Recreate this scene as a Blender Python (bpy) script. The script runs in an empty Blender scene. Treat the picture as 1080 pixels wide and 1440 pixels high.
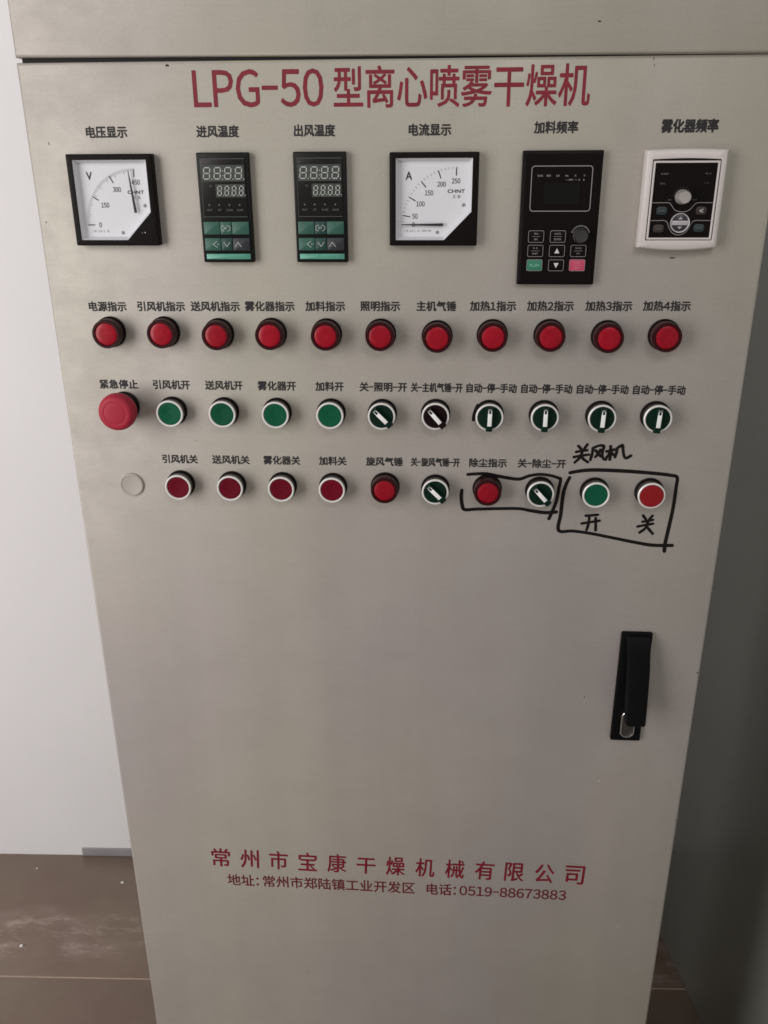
import bpy, bmesh, math, random
from mathutils import Vector, Matrix
S = bpy.context.scene
C = S.collection

# ------------------------------------------------------------------ camera
cam_d = bpy.data.cameras.new("camera")
cam = bpy.data.objects.new("camera", cam_d); C.objects.link(cam); S.camera = cam
cam_d.sensor_fit = 'VERTICAL'; cam_d.sensor_height = 36.0; cam_d.lens = 1230.12/1440*36
cam_d.clip_start = 0.02; cam_d.clip_end = 60
_y, _p, _r = -0.0682, 0.3855, -0.0059
_f = Vector((math.sin(_y)*math.cos(_p), math.cos(_y)*math.cos(_p), -math.sin(_p)))
_x = Vector((math.cos(_y), -math.sin(_y), 0)); _u = _x.cross(_f)
_x2 = math.cos(_r)*_x + math.sin(_r)*_u; _u2 = -math.sin(_r)*_x + math.cos(_r)*_u
_M = Matrix((_x2, _u2, -_f)).transposed().to_4x4(); _M.translation = Vector((0.3845, -0.848, 1.5))
cam.matrix_world = _M

# ------------------------------------------------------------------ world, lamps, exposure
def lin(r, g, b):
    return tuple(((c/255)/12.92 if c/255 <= .04045 else ((c/255+.055)/1.055)**2.4) for c in (r, g, b))
W = bpy.data.worlds.new("World"); S.world = W; W.use_nodes = True
bg = W.node_tree.nodes["Background"]; bg.inputs[0].default_value = (1.0, .96, .95, 1); bg.inputs[1].default_value = 0.22
def area(name, loc, target, sx, sy, power, col):
    d = bpy.data.lights.new(name, 'AREA'); d.shape = 'RECTANGLE'; d.size = sx; d.size_y = sy
    d.energy = power; d.color = col
    o = bpy.data.objects.new(name, d); C.objects.link(o); o.location = loc
    o.rotation_euler = (Vector(target)-Vector(loc)).to_track_quat('-Z', 'Y').to_euler()
    return o
area("tall_left_light", (-1.6, -1.5, 1.55), (0.1, .1, 1.15), 1.3, 2.3, 50, (1, .965, .95))  # unseen soft source from the left, its tall shape chosen to even the falloff
area("ceiling_light", (.75, -1.5, 2.5), (0.5, 0, 1.1), .8, .5, 7, (1, .95, .95))
S.view_settings.view_transform = 'Standard'; S.view_settings.look = 'None'
S.view_settings.exposure = 0; S.view_settings.gamma = 1
S.render.engine = 'CYCLES'; S.cycles.filter_width = 1.6
S.cycles.use_denoising = True

# ------------------------------------------------------------------ materials
def mat(name, col, rough=.5, metal=0., spec=.5, bump=0, bscale=400, var=0, vscale=6, coat=0, stretch=(1, 1, 1), emit=None):
    m = bpy.data.materials.new(name); m.use_nodes = True
    nt = m.node_tree; b = nt.nodes["Principled BSDF"]
    b.inputs["Base Color"].default_value = (*col, 1); b.inputs["Roughness"].default_value = rough
    b.inputs["Metallic"].default_value = metal; b.inputs["Specular IOR Level"].default_value = spec
    if coat: b.inputs["Coat Weight"].default_value = coat; b.inputs["Coat Roughness"].default_value = .08
    if bump or var:
        tc = nt.nodes.new("ShaderNodeTexCoord"); mp = nt.nodes.new("ShaderNodeMapping")
        mp.inputs["Scale"].default_value = stretch; nt.links.new(tc.outputs["Object"], mp.inputs[0])
    if bump:
        n = nt.nodes.new("ShaderNodeTexNoise"); n.inputs["Scale"].default_value = bscale; n.inputs["Detail"].default_value = 3
        nt.links.new(mp.outputs[0], n.inputs["Vector"])
        bp = nt.nodes.new("ShaderNodeBump"); bp.inputs["Strength"].default_value = bump; bp.inputs["Distance"].default_value = .0004
        nt.links.new(n.outputs["Fac"], bp.inputs["Height"]); nt.links.new(bp.outputs[0], b.inputs["Normal"])
    if var:
        n2 = nt.nodes.new("ShaderNodeTexNoise"); n2.inputs["Scale"].default_value = vscale; n2.inputs["Detail"].default_value = 5
        n2.inputs["Roughness"].default_value = .6
        nt.links.new(mp.outputs[0], n2.inputs["Vector"])
        r = nt.nodes.new("ShaderNodeMapRange"); r.inputs["From Min"].default_value = .3; r.inputs["From Max"].default_value = .7
        r.inputs["To Min"].default_value = 1-var; r.inputs["To Max"].default_value = 1+var
        nt.links.new(n2.outputs["Fac"], r.inputs["Value"])
        mx = nt.nodes.new("ShaderNodeMix"); mx.data_type = 'RGBA'; mx.blend_type = 'MULTIPLY'; mx.inputs["Factor"].default_value = 1
        mx.inputs[6].default_value = (*col, 1); nt.links.new(r.outputs[0], mx.inputs[7]); nt.links.new(mx.outputs[2], b.inputs["Base Color"])
        r2 = nt.nodes.new("ShaderNodeMapRange"); r2.inputs["To Min"].default_value = rough-.1; r2.inputs["To Max"].default_value = rough+.1
        nt.links.new(n2.outputs["Fac"], r2.inputs["Value"]); nt.links.new(r2.outputs[0], b.inputs["Roughness"])
    return m

def steel_paint(name, col):
    """satin grey cabinet skin: faint sideways brushing, smudges, cloudy reflections painted into the tone, fine speckle"""
    m = mat(name, col, .5, .22, .4)
    nt = m.node_tree; b = nt.nodes["Principled BSDF"]; L = nt.links
    tc = nt.nodes.new("ShaderNodeTexCoord")
    def noise(sc, scale, detail, rough=.5):
        mp = nt.nodes.new("ShaderNodeMapping"); mp.inputs["Scale"].default_value = sc; L.new(tc.outputs["Object"], mp.inputs[0])
        n = nt.nodes.new("ShaderNodeTexNoise"); n.inputs["Scale"].default_value = scale; n.inputs["Detail"].default_value = detail
        n.inputs["Roughness"].default_value = rough; L.new(mp.outputs[0], n.inputs["Vector"]); return n.outputs["Fac"]
    def mrange(v, a, b_, lo=.3, hi=.7):
        r = nt.nodes.new("ShaderNodeMapRange"); r.inputs["From Min"].default_value = lo; r.inputs["From Max"].default_value = hi
        r.inputs["To Min"].default_value = a; r.inputs["To Max"].default_value = b_; L.new(v, r.inputs["Value"]); return r.outputs[0]
    def mul(a, b_):
        q = nt.nodes.new("ShaderNodeMath"); q.operation = 'MULTIPLY'; L.new(a, q.inputs[0]); L.new(b_, q.inputs[1]); return q.outputs[0]
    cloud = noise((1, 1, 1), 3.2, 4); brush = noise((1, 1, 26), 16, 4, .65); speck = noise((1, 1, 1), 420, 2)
    sheen_bands = noise((9, 1, .4), 1.6, 3)  # soft upright bands of reflected surroundings, painted as brightness
    f = mul(mrange(noise((1, 1, 1.3), 14, 6, .75), .975, 1.025), mul(mul(mrange(cloud, .965, 1.035), mrange(brush, .982, 1.018)), mul(mrange(speck, .97, 1.03), mrange(sheen_bands, .96, 1.04))))
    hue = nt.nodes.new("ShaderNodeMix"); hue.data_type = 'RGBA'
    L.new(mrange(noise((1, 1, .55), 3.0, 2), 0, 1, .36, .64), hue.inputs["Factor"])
    hue.inputs[6].default_value = (col[0]*.995, col[1]*.975, col[2]*.995, 1); hue.inputs[7].default_value = (col[0]*1.02, col[1]*1.03, col[2]*.93, 1)  # blurred reflections painted in as pinkish and olive tints
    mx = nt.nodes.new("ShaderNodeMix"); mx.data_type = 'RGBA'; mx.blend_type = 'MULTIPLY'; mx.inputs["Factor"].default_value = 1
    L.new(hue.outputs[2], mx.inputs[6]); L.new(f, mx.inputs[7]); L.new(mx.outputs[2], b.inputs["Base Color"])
    smud = noise((1, 1, 1.4), 11, 6, .7)
    L.new(mrange(smud, .44, .60, .38, .66), b.inputs["Roughness"])
    bp = nt.nodes.new("ShaderNodeBump"); bp.inputs["Strength"].default_value = .12; bp.inputs["Distance"].default_value = .0003
    L.new(speck, bp.inputs["Height"]); L.new(bp.outputs[0], b.inputs["Normal"])
    return m

def pane_mat(name):
    m = bpy.data.materials.new(name); m.use_nodes = True; nt = m.node_tree; nt.nodes.clear()
    o = nt.nodes.new("ShaderNodeOutputMaterial"); mix = nt.nodes.new("ShaderNodeMixShader")
    t = nt.nodes.new("ShaderNodeBsdfTransparent"); g = nt.nodes.new("ShaderNodeBsdfGlossy"); g.inputs["Roughness"].default_value = .12
    lw = nt.nodes.new("ShaderNodeLayerWeight"); lw.inputs[0].default_value = .5
    pw = nt.nodes.new("ShaderNodeMath"); pw.operation = 'POWER'; pw.inputs[1].default_value = 4; nt.links.new(lw.outputs["Facing"], pw.inputs[0])
    fr = nt.nodes.new("ShaderNodeMath"); fr.operation = 'MULTIPLY_ADD'; fr.inputs[1].default_value = .7; fr.inputs[2].default_value = .045
    nt.links.new(pw.outputs[0], fr.inputs[0])
    t.inputs[0].default_value = (.96, .97, .98, 1)
    nt.links.new(fr.outputs[0], mix.inputs[0]); nt.links.new(t.outputs[0], mix.inputs[1]); nt.links.new(g.outputs[0], mix.inputs[2])
    nt.links.new(mix.outputs[0], o.inputs[0]); return m

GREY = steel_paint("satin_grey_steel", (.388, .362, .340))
DARKIN = mat("dark_gap", (.01, .01, .01), .8)
BLACKP = mat("black_plastic", (.006, .004, .004), .5, spec=.12, bump=.15, bscale=900)
BLACKG = mat("black_gloss_film", (.006, .0035, .004), .35, spec=.14)
BLACKM = mat("matt_black_handle", (.003, .003, .004), .55, spec=.12, bump=.3, bscale=700)
DIALW = mat("white_dial", (.80, .80, .82), .5)
LINERW = mat("pale_liner", (.72, .71, .73), .4)
INKB = mat("black_ink", (.012, .011, .012), .6)
INKG = mat("grey_scale_ink", (.30, .28, .29), .6)
PANE = pane_mat("clear_pane")
REDINK = mat("dark_red_print", lin(122, 20, 38), .5, var=.15, vscale=60)
REDINK2 = mat("crimson_print", lin(116, 10, 34), .5, var=.2, vscale=60)
MARK = mat("marker_ink", (.008, .006, .006), .45, spec=.2)
LENS = mat("red_lens", (.30, .003, .014), .36, spec=.25, coat=.12, var=.13, vscale=130)
def vary(m, a):   # each piece faded a little differently
    nt = m.node_tree; b = nt.nodes["Principled BSDF"]; src = b.inputs["Base Color"].links[0].from_socket
    oi = nt.nodes.new("ShaderNodeObjectInfo"); r = nt.nodes.new("ShaderNodeMapRange"); r.inputs["To Min"].default_value = 1-a; r.inputs["To Max"].default_value = 1+a
    nt.links.new(oi.outputs["Random"], r.inputs["Value"])
    mx = nt.nodes.new("ShaderNodeMix"); mx.data_type = 'RGBA'; mx.blend_type = 'MULTIPLY'; mx.inputs["Factor"].default_value = 1
    nt.links.new(src, mx.inputs[6]); nt.links.new(r.outputs[0], mx.inputs[7]); nt.links.new(mx.outputs[2], b.inputs["Base Color"])
vary(LENS, .14)
LENSR = mat("shaded_red_rim", (.030, .0015, .0035), .35, spec=.3)  # rim shares the lens plastic; its shaded side look is put into the colour
CHROME = mat("satin_chrome", (.80, .79, .77), .22, 1.0)
RING = mat("pale_satin_ring", (.88, .87, .85), .36, .3)
CHROMED = mat("brushed_collar", (.22, .21, .20), .38, 1.0)
GREENB = mat("green_button", (.002, .080, .036), .45, spec=.18, var=.08, vscale=140)
vary(GREENB, .12)
GREENL = mat("paler_green_button", (.003, .085, .045), .45, spec=.18)  # slightly paler green, for the cap in the larger marker box
DREDB = mat("dark_red_button", (.13, .002, .012), .45, spec=.15, var=.08, vscale=140)
vary(DREDB, .12)
REDB = mat("bright_red_button", (.25, .010, .014), .45, spec=.2)
ESTOP = mat("red_mushroom", (.38, .022, .046), .5, spec=.25)
KNOBG = mat("dark_green_knob", (.002, .018, .011), .45, spec=.18)
KNOBK = mat("black_maroon_knob", (.010, .003, .004), .45, spec=.15)
INSERT = mat("white_insert", (.86, .88, .87), .4)
INSERTG = mat("grey_insert_end", (.25, .26, .26), .4)
PLUG = mat("grey_plug", (.43, .40, .36), .45)
SEG = mat("pale_segment", (.42, .45, .42), .5)
SEGB = mat("display_grey", (.060, .068, .062), .35, var=.25, vscale=700)
CTRLBK = mat("smoked_window", (.012, .011, .010), .3, spec=.25)
CTRLB = mat("controller_black", (.005, .006, .005), .45, spec=.2)
LINEG = mat("dim_grey_line", (.10, .10, .10), .5)
KEYG = mat("teal_green_key", (.028, .105, .078), .5)
KEYGD = mat("deep_teal_key", (.010, .050, .042), .5)
KEYN = mat("dark_slate_key", (.024, .027, .034), .5)
MINT = mat("mint_strip", (.10, .34, .26), .35, var=.15, vscale=60)
PALEINK = mat("pale_ink", (.40, .44, .42), .5)
DIMINK = mat("dim_ink", (.11, .115, .11), .5)
OUTL = mat("grey_outline", (.26, .23, .235), .5)
RUNG = mat("run_green_key", (.035, .20, .125), .45)
STOPP = mat("stop_pink_key", (.52, .06, .13), .45)
KNOBD = mat("charcoal_knob", (.028, .028, .027), .55, bump=.4, bscale=900)
FRAMEW = mat("warm_white_plastic", (.60, .555, .54), .42)
SILVER = mat("silver_knob", (.60, .56, .54), .25, .6)
SILVERB = mat("silver_ring", (.50, .47, .49), .35, .3)
TEALD = mat("dim_teal_key", (.016, .030, .034), .5)
MAROD = mat("dim_maroon_key", (.035, .022, .022), .5)
LOCKM = mat("lock_metal", (.55, .55, .55), .22, 1.0)
LOCKD = mat("lock_core", (.10, .10, .10), .4, .8)
CHIP = mat("chip_dark", (.03, .022, .02), .7)
CHIPW = mat("chip_white", (.55, .52, .5), .7)

# ------------------------------------------------------------------ helpers
def link(name, me, m, parent=None, loc=(0, 0, 0), label=None, kind=None):
    o = bpy.data.objects.new(name, me); C.objects.link(o)
    if m and not me.materials: me.materials.append(m)
    elif m and me.materials[0] != m: o.material_slots[0].link = 'OBJECT'; o.material_slots[0].material = m
    o.parent = parent; o.location = loc
    if label: o["label"] = label
    if kind: o["kind"] = kind
    return o
def fin(bm, smooth=True, ang=35):
    bmesh.ops.recalc_face_normals(bm, faces=bm.faces)
    me = bpy.data.meshes.new("mesh"); bm.to_mesh(me); bm.free()
    if smooth:
        me.polygons.foreach_set("use_smooth", [True]*len(me.polygons)); me.set_sharp_from_angle(angle=math.radians(ang))
    return me
def lathe(prof, n=48, closed_end=True):
    """prof: (radius, height out of the panel); axis along -Y"""
    bm = bmesh.new(); rings = []
    for r, h in prof:
        if r < 1e-7: rings.append([bm.verts.new((0, -h, 0))])
        else: rings.append([bm.verts.new((r*math.cos(2*math.pi*k/n), -h, r*math.sin(2*math.pi*k/n))) for k in range(n)])
    for a, b in zip(rings, rings[1:]):
        for k in range(n):
            k2 = (k+1) % n
            if len(a) == 1: bm.faces.new((a[0], b[k], b[k2]))
            elif len(b) == 1: bm.faces.new((a[k], a[k2], b[0]))
            else: bm.faces.new((a[k], a[k2], b[k2], b[k]))
    return fin(bm)
def rrect(x0, z0, x1, z1, r, n=5):
    pts = []
    for cx, cz, a0 in ((x1-r, z1-r, 0), (x0+r, z1-r, 90), (x0+r, z0+r, 180), (x1-r, z0+r, 270)):
        for k in range(n+1):
            a = math.radians(a0+90*k/n); pts.append((cx+r*math.cos(a), cz+r*math.sin(a)))
    return pts
def inset_poly(pts, d):
    n = len(pts); out = []
    area_ = sum(pts[i][0]*pts[(i+1) % n][1]-pts[(i+1) % n][0]*pts[i][1] for i in range(n))
    s = 1 if area_ > 0 else -1
    for i in range(n):
        p0, p1, p2 = Vector(pts[i-1]), Vector(pts[i]), Vector(pts[(i+1) % n])
        e1 = (p1-p0).normalized(); e2 = (p2-p1).normalized()
        n1 = Vector((-e1.y, e1.x))*s; n2 = Vector((-e2.y, e2.x))*s
        b = n1+n2; b = b/max(.2, b.dot(n1)) if b.length > 1e-6 else n1
        out.append((p1.x+b.x*d, p1.y+b.y*d))
    return out
def add_prism(bm, pts, h0, h1, bev=0, back=False):
    """polygon in x,z raised from h0 to h1 out of the panel, front edge bevelled"""
    L = [(pts, h0)]
    if bev:
        L += [(pts, h1-bev), (inset_poly(pts, bev*.3), h1-bev*.3), (inset_poly(pts, bev), h1)]
    else: L += [(pts, h1)]
    rs = [[bm.verts.new((x, -h, z)) for x, z in p] for p, h in L]
    n = len(pts)
    for a, b in zip(rs, rs[1:]):
        for k in range(n): bm.faces.new((a[k], a[(k+1) % n], b[(k+1) % n], b[k]))
    bm.faces.new(rs[-1])
    if back: bm.faces.new(rs[0][::-1])
def prism(pts, h0, h1, bev=0, back=False, smooth=True):
    bm = bmesh.new(); add_prism(bm, pts, h0, h1, bev, back); return fin(bm, smooth, 30)
def add_loft(bm, loops, cap=False):
    """loops: list of (pts, h) with equal counts"""
    rs = [[bm.verts.new((x, -h, z)) for x, z in p] for p, h in loops]
    n = len(rs[0])
    for a, b in zip(rs, rs[1:]):
        for k in range(n): bm.faces.new((a[k], a[(k+1) % n], b[(k+1) % n], b[k]))
    if cap: bm.faces.new(rs[-1])
def loft(loops, cap=False):
    bm = bmesh.new(); add_loft(bm, loops, cap); return fin(bm, True, 30)
def box(x0, x1, y0, y1, z0, z1, bev=0):
    bm = bmesh.new(); bmesh.ops.create_cube(bm, size=1)
    for v in bm.verts: v.co = Vector(((x0+x1)/2+v.co.x*(x1-x0), (y0+y1)/2+v.co.y*(y1-y0), (z0+z1)/2+v.co.z*(z1-z0)))
    if bev: bmesh.ops.bevel(bm, geom=bm.edges[:], offset=bev, segments=3, affect='EDGES', profile=.5)
    return fin(bm, bool(bev), 40)

class Flat:
    """printed marks: many flat shapes of one colour in one mesh"""
    def __init__(s, h): s.v = []; s.f = []; s.h = h; s.k = 0
    def poly(s, pts, dh=0):
        b = len(s.v); s.v += [(x, -(s.h+dh), z) for x, z in pts]; s.f.append(tuple(range(b, b+len(pts))))
    def mesh2(s, vs, fs, dh=0):
        b = len(s.v); s.v += [(x, -s.h-dh, z) for x, z in vs]; s.f += [tuple(i+b for i in f) for f in fs]
    def stroke(s, pts, w, closed=False, caps=True, taper=None):
        s.k += 1; dh = s.k*1.5e-5
        P = [Vector(p) for p in pts]; n = len(P); Lf = []; Rt = []
        for i, p in enumerate(P):
            a = P[i-1] if (i > 0 or closed) else None
            c = P[(i+1) % n] if (i < n-1 or closed) else None
            d1 = (p-a).normalized() if a is not None else (c-p).normalized()
            d2 = (c-p).normalized() if c is not None else d1
            nm = Vector((-(d1.y+d2.y), d1.x+d2.x))
            nm = nm.normalized() if nm.length > 1e-9 else Vector((-d1.y, d1.x))
            q = max(.6, nm.dot(Vector((-d1.y, d1.x))))
            ww = w*(taper(i/(n-1)) if taper else 1)
            Lf.append(p+nm*ww/2/q); Rt.append(p-nm*ww/2/q)
        for i in range(n if closed else n-1):
            j = (i+1) % n; s.poly([tuple(Lf[i]), tuple(Rt[i]), tuple(Rt[j]), tuple(Lf[j])], dh)
        if caps and not closed:
            for e, nb, Ls, Rs in ((P[0], P[1], Lf[0], Rt[0]), (P[-1], P[-2], Rt[-1], Lf[-1])):
                d = (e-nb).normalized(); r = (Ls-Rs).length/2; nn = (Ls-Rs).normalized()
                s.poly([tuple(e+nn*r*math.cos(math.pi*k/8)+d*r*math.sin(math.pi*k/8)) for k in range(9)], dh)
    def build(s, name, m, parent, loc=(0, 0, 0), label=None):
        me = bpy.data.meshes.new("mesh"); me.from_pydata(s.v, [], s.f); me.update()
        return link(name, me, m, parent, loc, label)

_tc = {}
def _outline(txt):
    if txt not in _tc:
        cu = bpy.data.curves.new("t", 'FONT'); cu.body = txt; cu.size = 1; cu.resolution_u = 3
        o = bpy.data.objects.new("t", cu); C.objects.link(o)
        dg = bpy.context.evaluated_depsgraph_get(); me = bpy.data.meshes.new_from_object(o.evaluated_get(dg))
        _tc[txt] = ([(v.co.x, v.co.y) for v in me.vertices], [tuple(p.vertices) for p in me.polygons])
        bpy.data.objects.remove(o); bpy.data.curves.remove(cu); bpy.data.meshes.remove(me)
    return _tc[txt]
def glyphs(txt, weight=0.0):
    """outlines of a string; letters and figures come from the wide sans set that matches the Chinese characters"""
    if txt.isascii() and not any(c.isdigit() for c in txt): return _outline(txt)
    V, Fc, pen = [], [], 0
    for c in txt:
        if c == ' ': pen += .5; continue
        wide = chr(ord(c)+0xFEE0) if c.isascii() else c
        vs, fs = _outline(wide)
        a = min(v[0] for v in vs); b = max(v[0] for v in vs); k = 1
        if c.isascii():
            k = .42/(b-a) if c == '-' else 1
            off = pen-a*k+.035; adv = (b-a)*k+.09
            if c == ':': off += .10; adv += .30
        else: off = pen; adv = EM
        n = len(V); V += [(x*k+off, y) for x, y in vs]; Fc += [tuple(q+n for q in f) for f in fs]; pen += adv
    return V, Fc
def _em():
    a = min(v[0] for v in _outline("国")[0]); b = min(v[0] for v in _outline("国国")[0])
    w1 = max(v[0] for v in _outline("国")[0]); w2 = max(v[0] for v in _outline("国国")[0]); return w2-w1
EM = _em()
def text(F, txt, x0, x1, z0, em, weight=0.0, slope=0.0, shear=0.0, fitz=None, pen=None):
    """fit a string between x0 and x1; z0 is the foot of the letters, em the letter height scale"""
    vs, fs = glyphs(txt, weight)
    if not vs: return
    a = min(v[0] for v in vs); b = max(v[0] for v in vs); c = min(v[1] for v in vs); d = max(v[1] for v in vs)
    sx = (x1-x0)/(b-a)
    if fitz: sz = fitz/(d-c)
    else: sz = em
    n = 6 if weight else 1; w = weight*sz
    for k in range(n):
        dx = w*math.cos(k*math.pi/3+.26) if weight else 0; dz = w*math.sin(k*math.pi/3+.26) if weight else 0
        if pen is not None: dx, dz = w*(k/2.5-1)*math.cos(pen), w*(k/2.5-1)*math.sin(pen)
        F.mesh2([(x0+dx+(x-a)*sx+(y-c)*sz*shear, z0+dz+(y-c)*sz+((x-a)*sx)*slope) for x, y in vs], fs, k*8e-6)
def textc(F, txt, cx, cz, h, weight=0.0, narrow=1.0):
    """centred small text of height h"""
    vs, fs = glyphs(txt, weight)
    a = min(v[0] for v in vs); b = max(v[0] for v in vs); c = min(v[1] for v in vs); d = max(v[1] for v in vs)
    k = h/(d-c); n = 4 if weight else 1
    for j in range(n):
        dx = (.7, -.7, .7, -.7)[j]*weight*k if weight else 0; dz = (.7, .7, -.7, -.7)[j]*weight*k if weight else 0
        F.mesh2([(cx+dx+(x-(a+b)/2)*k*narrow, cz+dz+(y-(c+d)/2)*k) for x, y in vs], fs, j*8e-6)

# ------------------------------------------------------------------ setting
def tag(o, label, cat): o["label"] = label; o["category"] = cat; return o

SKEW = math.radians(2.3)   # the cabinet stands slightly askew in the room
floor = link("floor", box(-3, 4, -3, .712, -.06, -.0006), None, kind="structure"); floor.rotation_euler = (0, 0, SKEW)
def floor_mat():
    m = mat("brown_glazed_tile", lin(96, 78, 68), .34, spec=.5)
    nt = m.node_tree; b = nt.nodes["Principled BSDF"]; L = nt.links
    g = nt.nodes.new("ShaderNodeNewGeometry")
    def noise(sc, scale, detail, rough=.55, off=(0, 0, 0)):
        mp = nt.nodes.new("ShaderNodeMapping"); mp.inputs["Scale"].default_value = sc; mp.inputs["Location"].default_value = off
        L.new(g.outputs["Position"], mp.inputs[0])
        n = nt.nodes.new("ShaderNodeTexNoise"); n.inputs["Scale"].default_value = scale; n.inputs["Detail"].default_value = detail
        n.inputs["Roughness"].default_value = rough; L.new(mp.outputs[0], n.inputs["Vector"]); return n.outputs["Fac"]
    def rng(v, lo, hi, a=0, b_=1):
        r = nt.nodes.new("ShaderNodeMapRange"); r.inputs["From Min"].default_value = lo; r.inputs["From Max"].default_value = hi
        r.inputs["To Min"].default_value = a; r.inputs["To Max"].default_value = b_; L.new(v, r.inputs["Value"]); return r.outputs[0]
    def mth(op, a, b_):
        q = nt.nodes.new("ShaderNodeMath"); q.operation = op
        for i, v in enumerate((a, b_)):
            if isinstance(v, (int, float)): q.inputs[i].default_value = v
            else: L.new(v, q.inputs[i])
        return q.outputs[0]
    base = nt.nodes.new("ShaderNodeMix"); base.data_type = 'RGBA'
    L.new(rng(noise((1, 1, 1), 5, 5), .3, .7), base.inputs["Factor"])
    base.inputs[6].default_value = (*lin(114, 93, 81), 1); base.inputs[7].default_value = (*lin(128, 112, 97), 1)
    # chalky scuffs trodden in a loose band along the tiles left of the cabinet
    sep = nt.nodes.new("ShaderNodeSeparateXYZ"); L.new(g.outputs["Position"], sep.inputs[0])
    wob = mth('ADD', sep.outputs["Y"], mth('MULTIPLY', noise((1, 1, 1), 4, 3), .10))
    band = mth('MULTIPLY', rng(wob, .44, .49), rng(wob, .58, .56))
    sc = mth('MULTIPLY', rng(noise((1.2, 3.5, 1), 9, 7, .7), .50, .68), band)
    fine = rng(noise((1, 1, 1), 160, 3, .7), .35, .65, .45, 1)
    sc = mth('MULTIPLY', sc, fine)
    mx = nt.nodes.new("ShaderNodeMix"); mx.data_type = 'RGBA'; L.new(mth('ADD', mth('MULTIPLY', sc, .55), mth('MULTIPLY', mth('MULTIPLY', band, rng(noise((1, 1.6, 1), 6, 4), .4, .7)), .22)), mx.inputs["Factor"])
    L.new(base.outputs[2], mx.inputs[6]); mx.inputs[7].default_value = (*lin(205, 188, 178), 1)
    L.new(mx.outputs[2], b.inputs["Base Color"])
    L.new(mth('ADD', .3, mth('MULTIPLY', sc, .5)), b.inputs["Roughness"])
    return m
floor.data.materials.append(mat("pale_grout", lin(190, 170, 152), .8, var=.2, vscale=40))
TILE = floor_mat()
T = .8
tile_me = {}
def tile(x0, x1, y0, y1):
    k = (round(x1-x0, 4), round(y1-y0, 4))
    if k not in tile_me:
        tile_me[k] = box(0, k[0], 0, k[1], -.003, .0005, .0008)
    link("tile", tile_me[k], TILE, floor, (x0, y0, 0))
for i in range(-2, 3):
    x0 = -.67+i*T
    for j in range(-2, 1):
        y0 = .3787+j*T; y1 = y0+T-.0032
        tile(x0, x0+T-.0032, y0, min(y1, .7025))

WHITEW = mat("white_wall_paint", (.84, .832, .84), .6, var=.02, vscale=3, bump=.1, bscale=200)
SKIRT = mat("grey_skirting", lin(146, 143, 146), .5, var=.1, vscale=12)
wall = bpy.data.objects.new("white_wall", None); C.objects.link(wall); wall.location = (-.0282, .7031, 0); wall.rotation_euler = (0, 0, SKEW)
tag(wall, "white painted wall behind the left side of the grey control cabinet", "wall")
link("wall_surface", box(-3, 2.2, 0, .1, .0, 3), WHITEW, wall)
link("skirting", box(-.398, 2.1, -.004, -.0005, .0006, .023, .0015), SKIRT, wall)

# shaded grey-green wall to the right
SIDEW = mat("grey_green_paint", lin(164, 169, 162), .33, var=.08, vscale=2.5)
sw = link("side_wall", box(0, .1, -2.6, .10, 0, 3, .003), SIDEW, None, (.834, .69, 0))
sw.rotation_euler = (0, 0, math.radians(9.2))
tag(sw, "smooth dark grey-green wall in shade right of the control cabinet", "wall")

for k, (x, y, s, lab) in enumerate(((-.3058, .6086, .0034, "tiny white plaster crumb on the brown floor nearest the cabinet's edge"),
                       (-.4555, .4301, .0036, "tiny white plaster crumb on the brown floor beside the chalky scuffs"),
                       (-.515, .6382, .0022, "smallest and faintest plaster crumb, on the brown floor close to the white wall"))):
    bm = bmesh.new(); bmesh.ops.create_icosphere(bm, subdivisions=2, radius=s)
    random.seed(k)
    for v in bm.verts: v.co *= random.uniform(.75, 1.2); v.co.z *= .6
    o = link("plaster_crumb", fin(bm), mat("plaster", (.8, .78, .75), .8), None, (x, y, .0005+s*.45)); tag(o, lab, "plaster crumb")
    o["group"] = "plaster crumbs on the floor"

# ------------------------------------------------------------------ cabinet
cab = bpy.data.objects.new("control_cabinet", None); C.objects.link(cab); cab.location = (.3375, .2, 0)
tag(cab, "tall light grey steel electrical control cabinet with rows of red, green and black buttons", "control cabinet")
O = Vector((-.3375, -.2, 0))   # panel-plane coordinates -> cabinet local
def part(name, me, m, x=0, z=0, y=0, parent=None, label=None):
    if parent is None: return link(name, me, m, cab, (O.x+x, O.y+y, z), label)
    return link(name, me, m, parent, (x, y, z), label)
Wd = .675
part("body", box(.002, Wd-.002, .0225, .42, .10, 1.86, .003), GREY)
part("plinth", box(.012, Wd-.012, .03, .41, .0005, .10), mat("plinth_dark", (.03, .03, .03), .6))
part("door_gap", box(.004, Wd-.004, .006, .0223, .11, 1.86), DARKIN)
# upper fixed panel, lower edge folded back with a small roll
def skin(x0, x1, z0l, z0r, z1l, z1r, th=.019, r=.003):
    pts = [(x0, z0l), (x1, z0r), (x1, z1r), (x0, z1l)]
    L = [(pts, -th), (pts, -r), (inset_poly(pts, r*.3), -r*.3), (inset_poly(pts, r), 0)]
    bm = bmesh.new(); add_loft(bm, L, True); return fin(bm, True, 50)
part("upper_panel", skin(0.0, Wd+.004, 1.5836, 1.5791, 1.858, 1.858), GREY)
part("door", skin(0.0, Wd, .115, .115, 1.5795, 1.5788), GREY)

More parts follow.
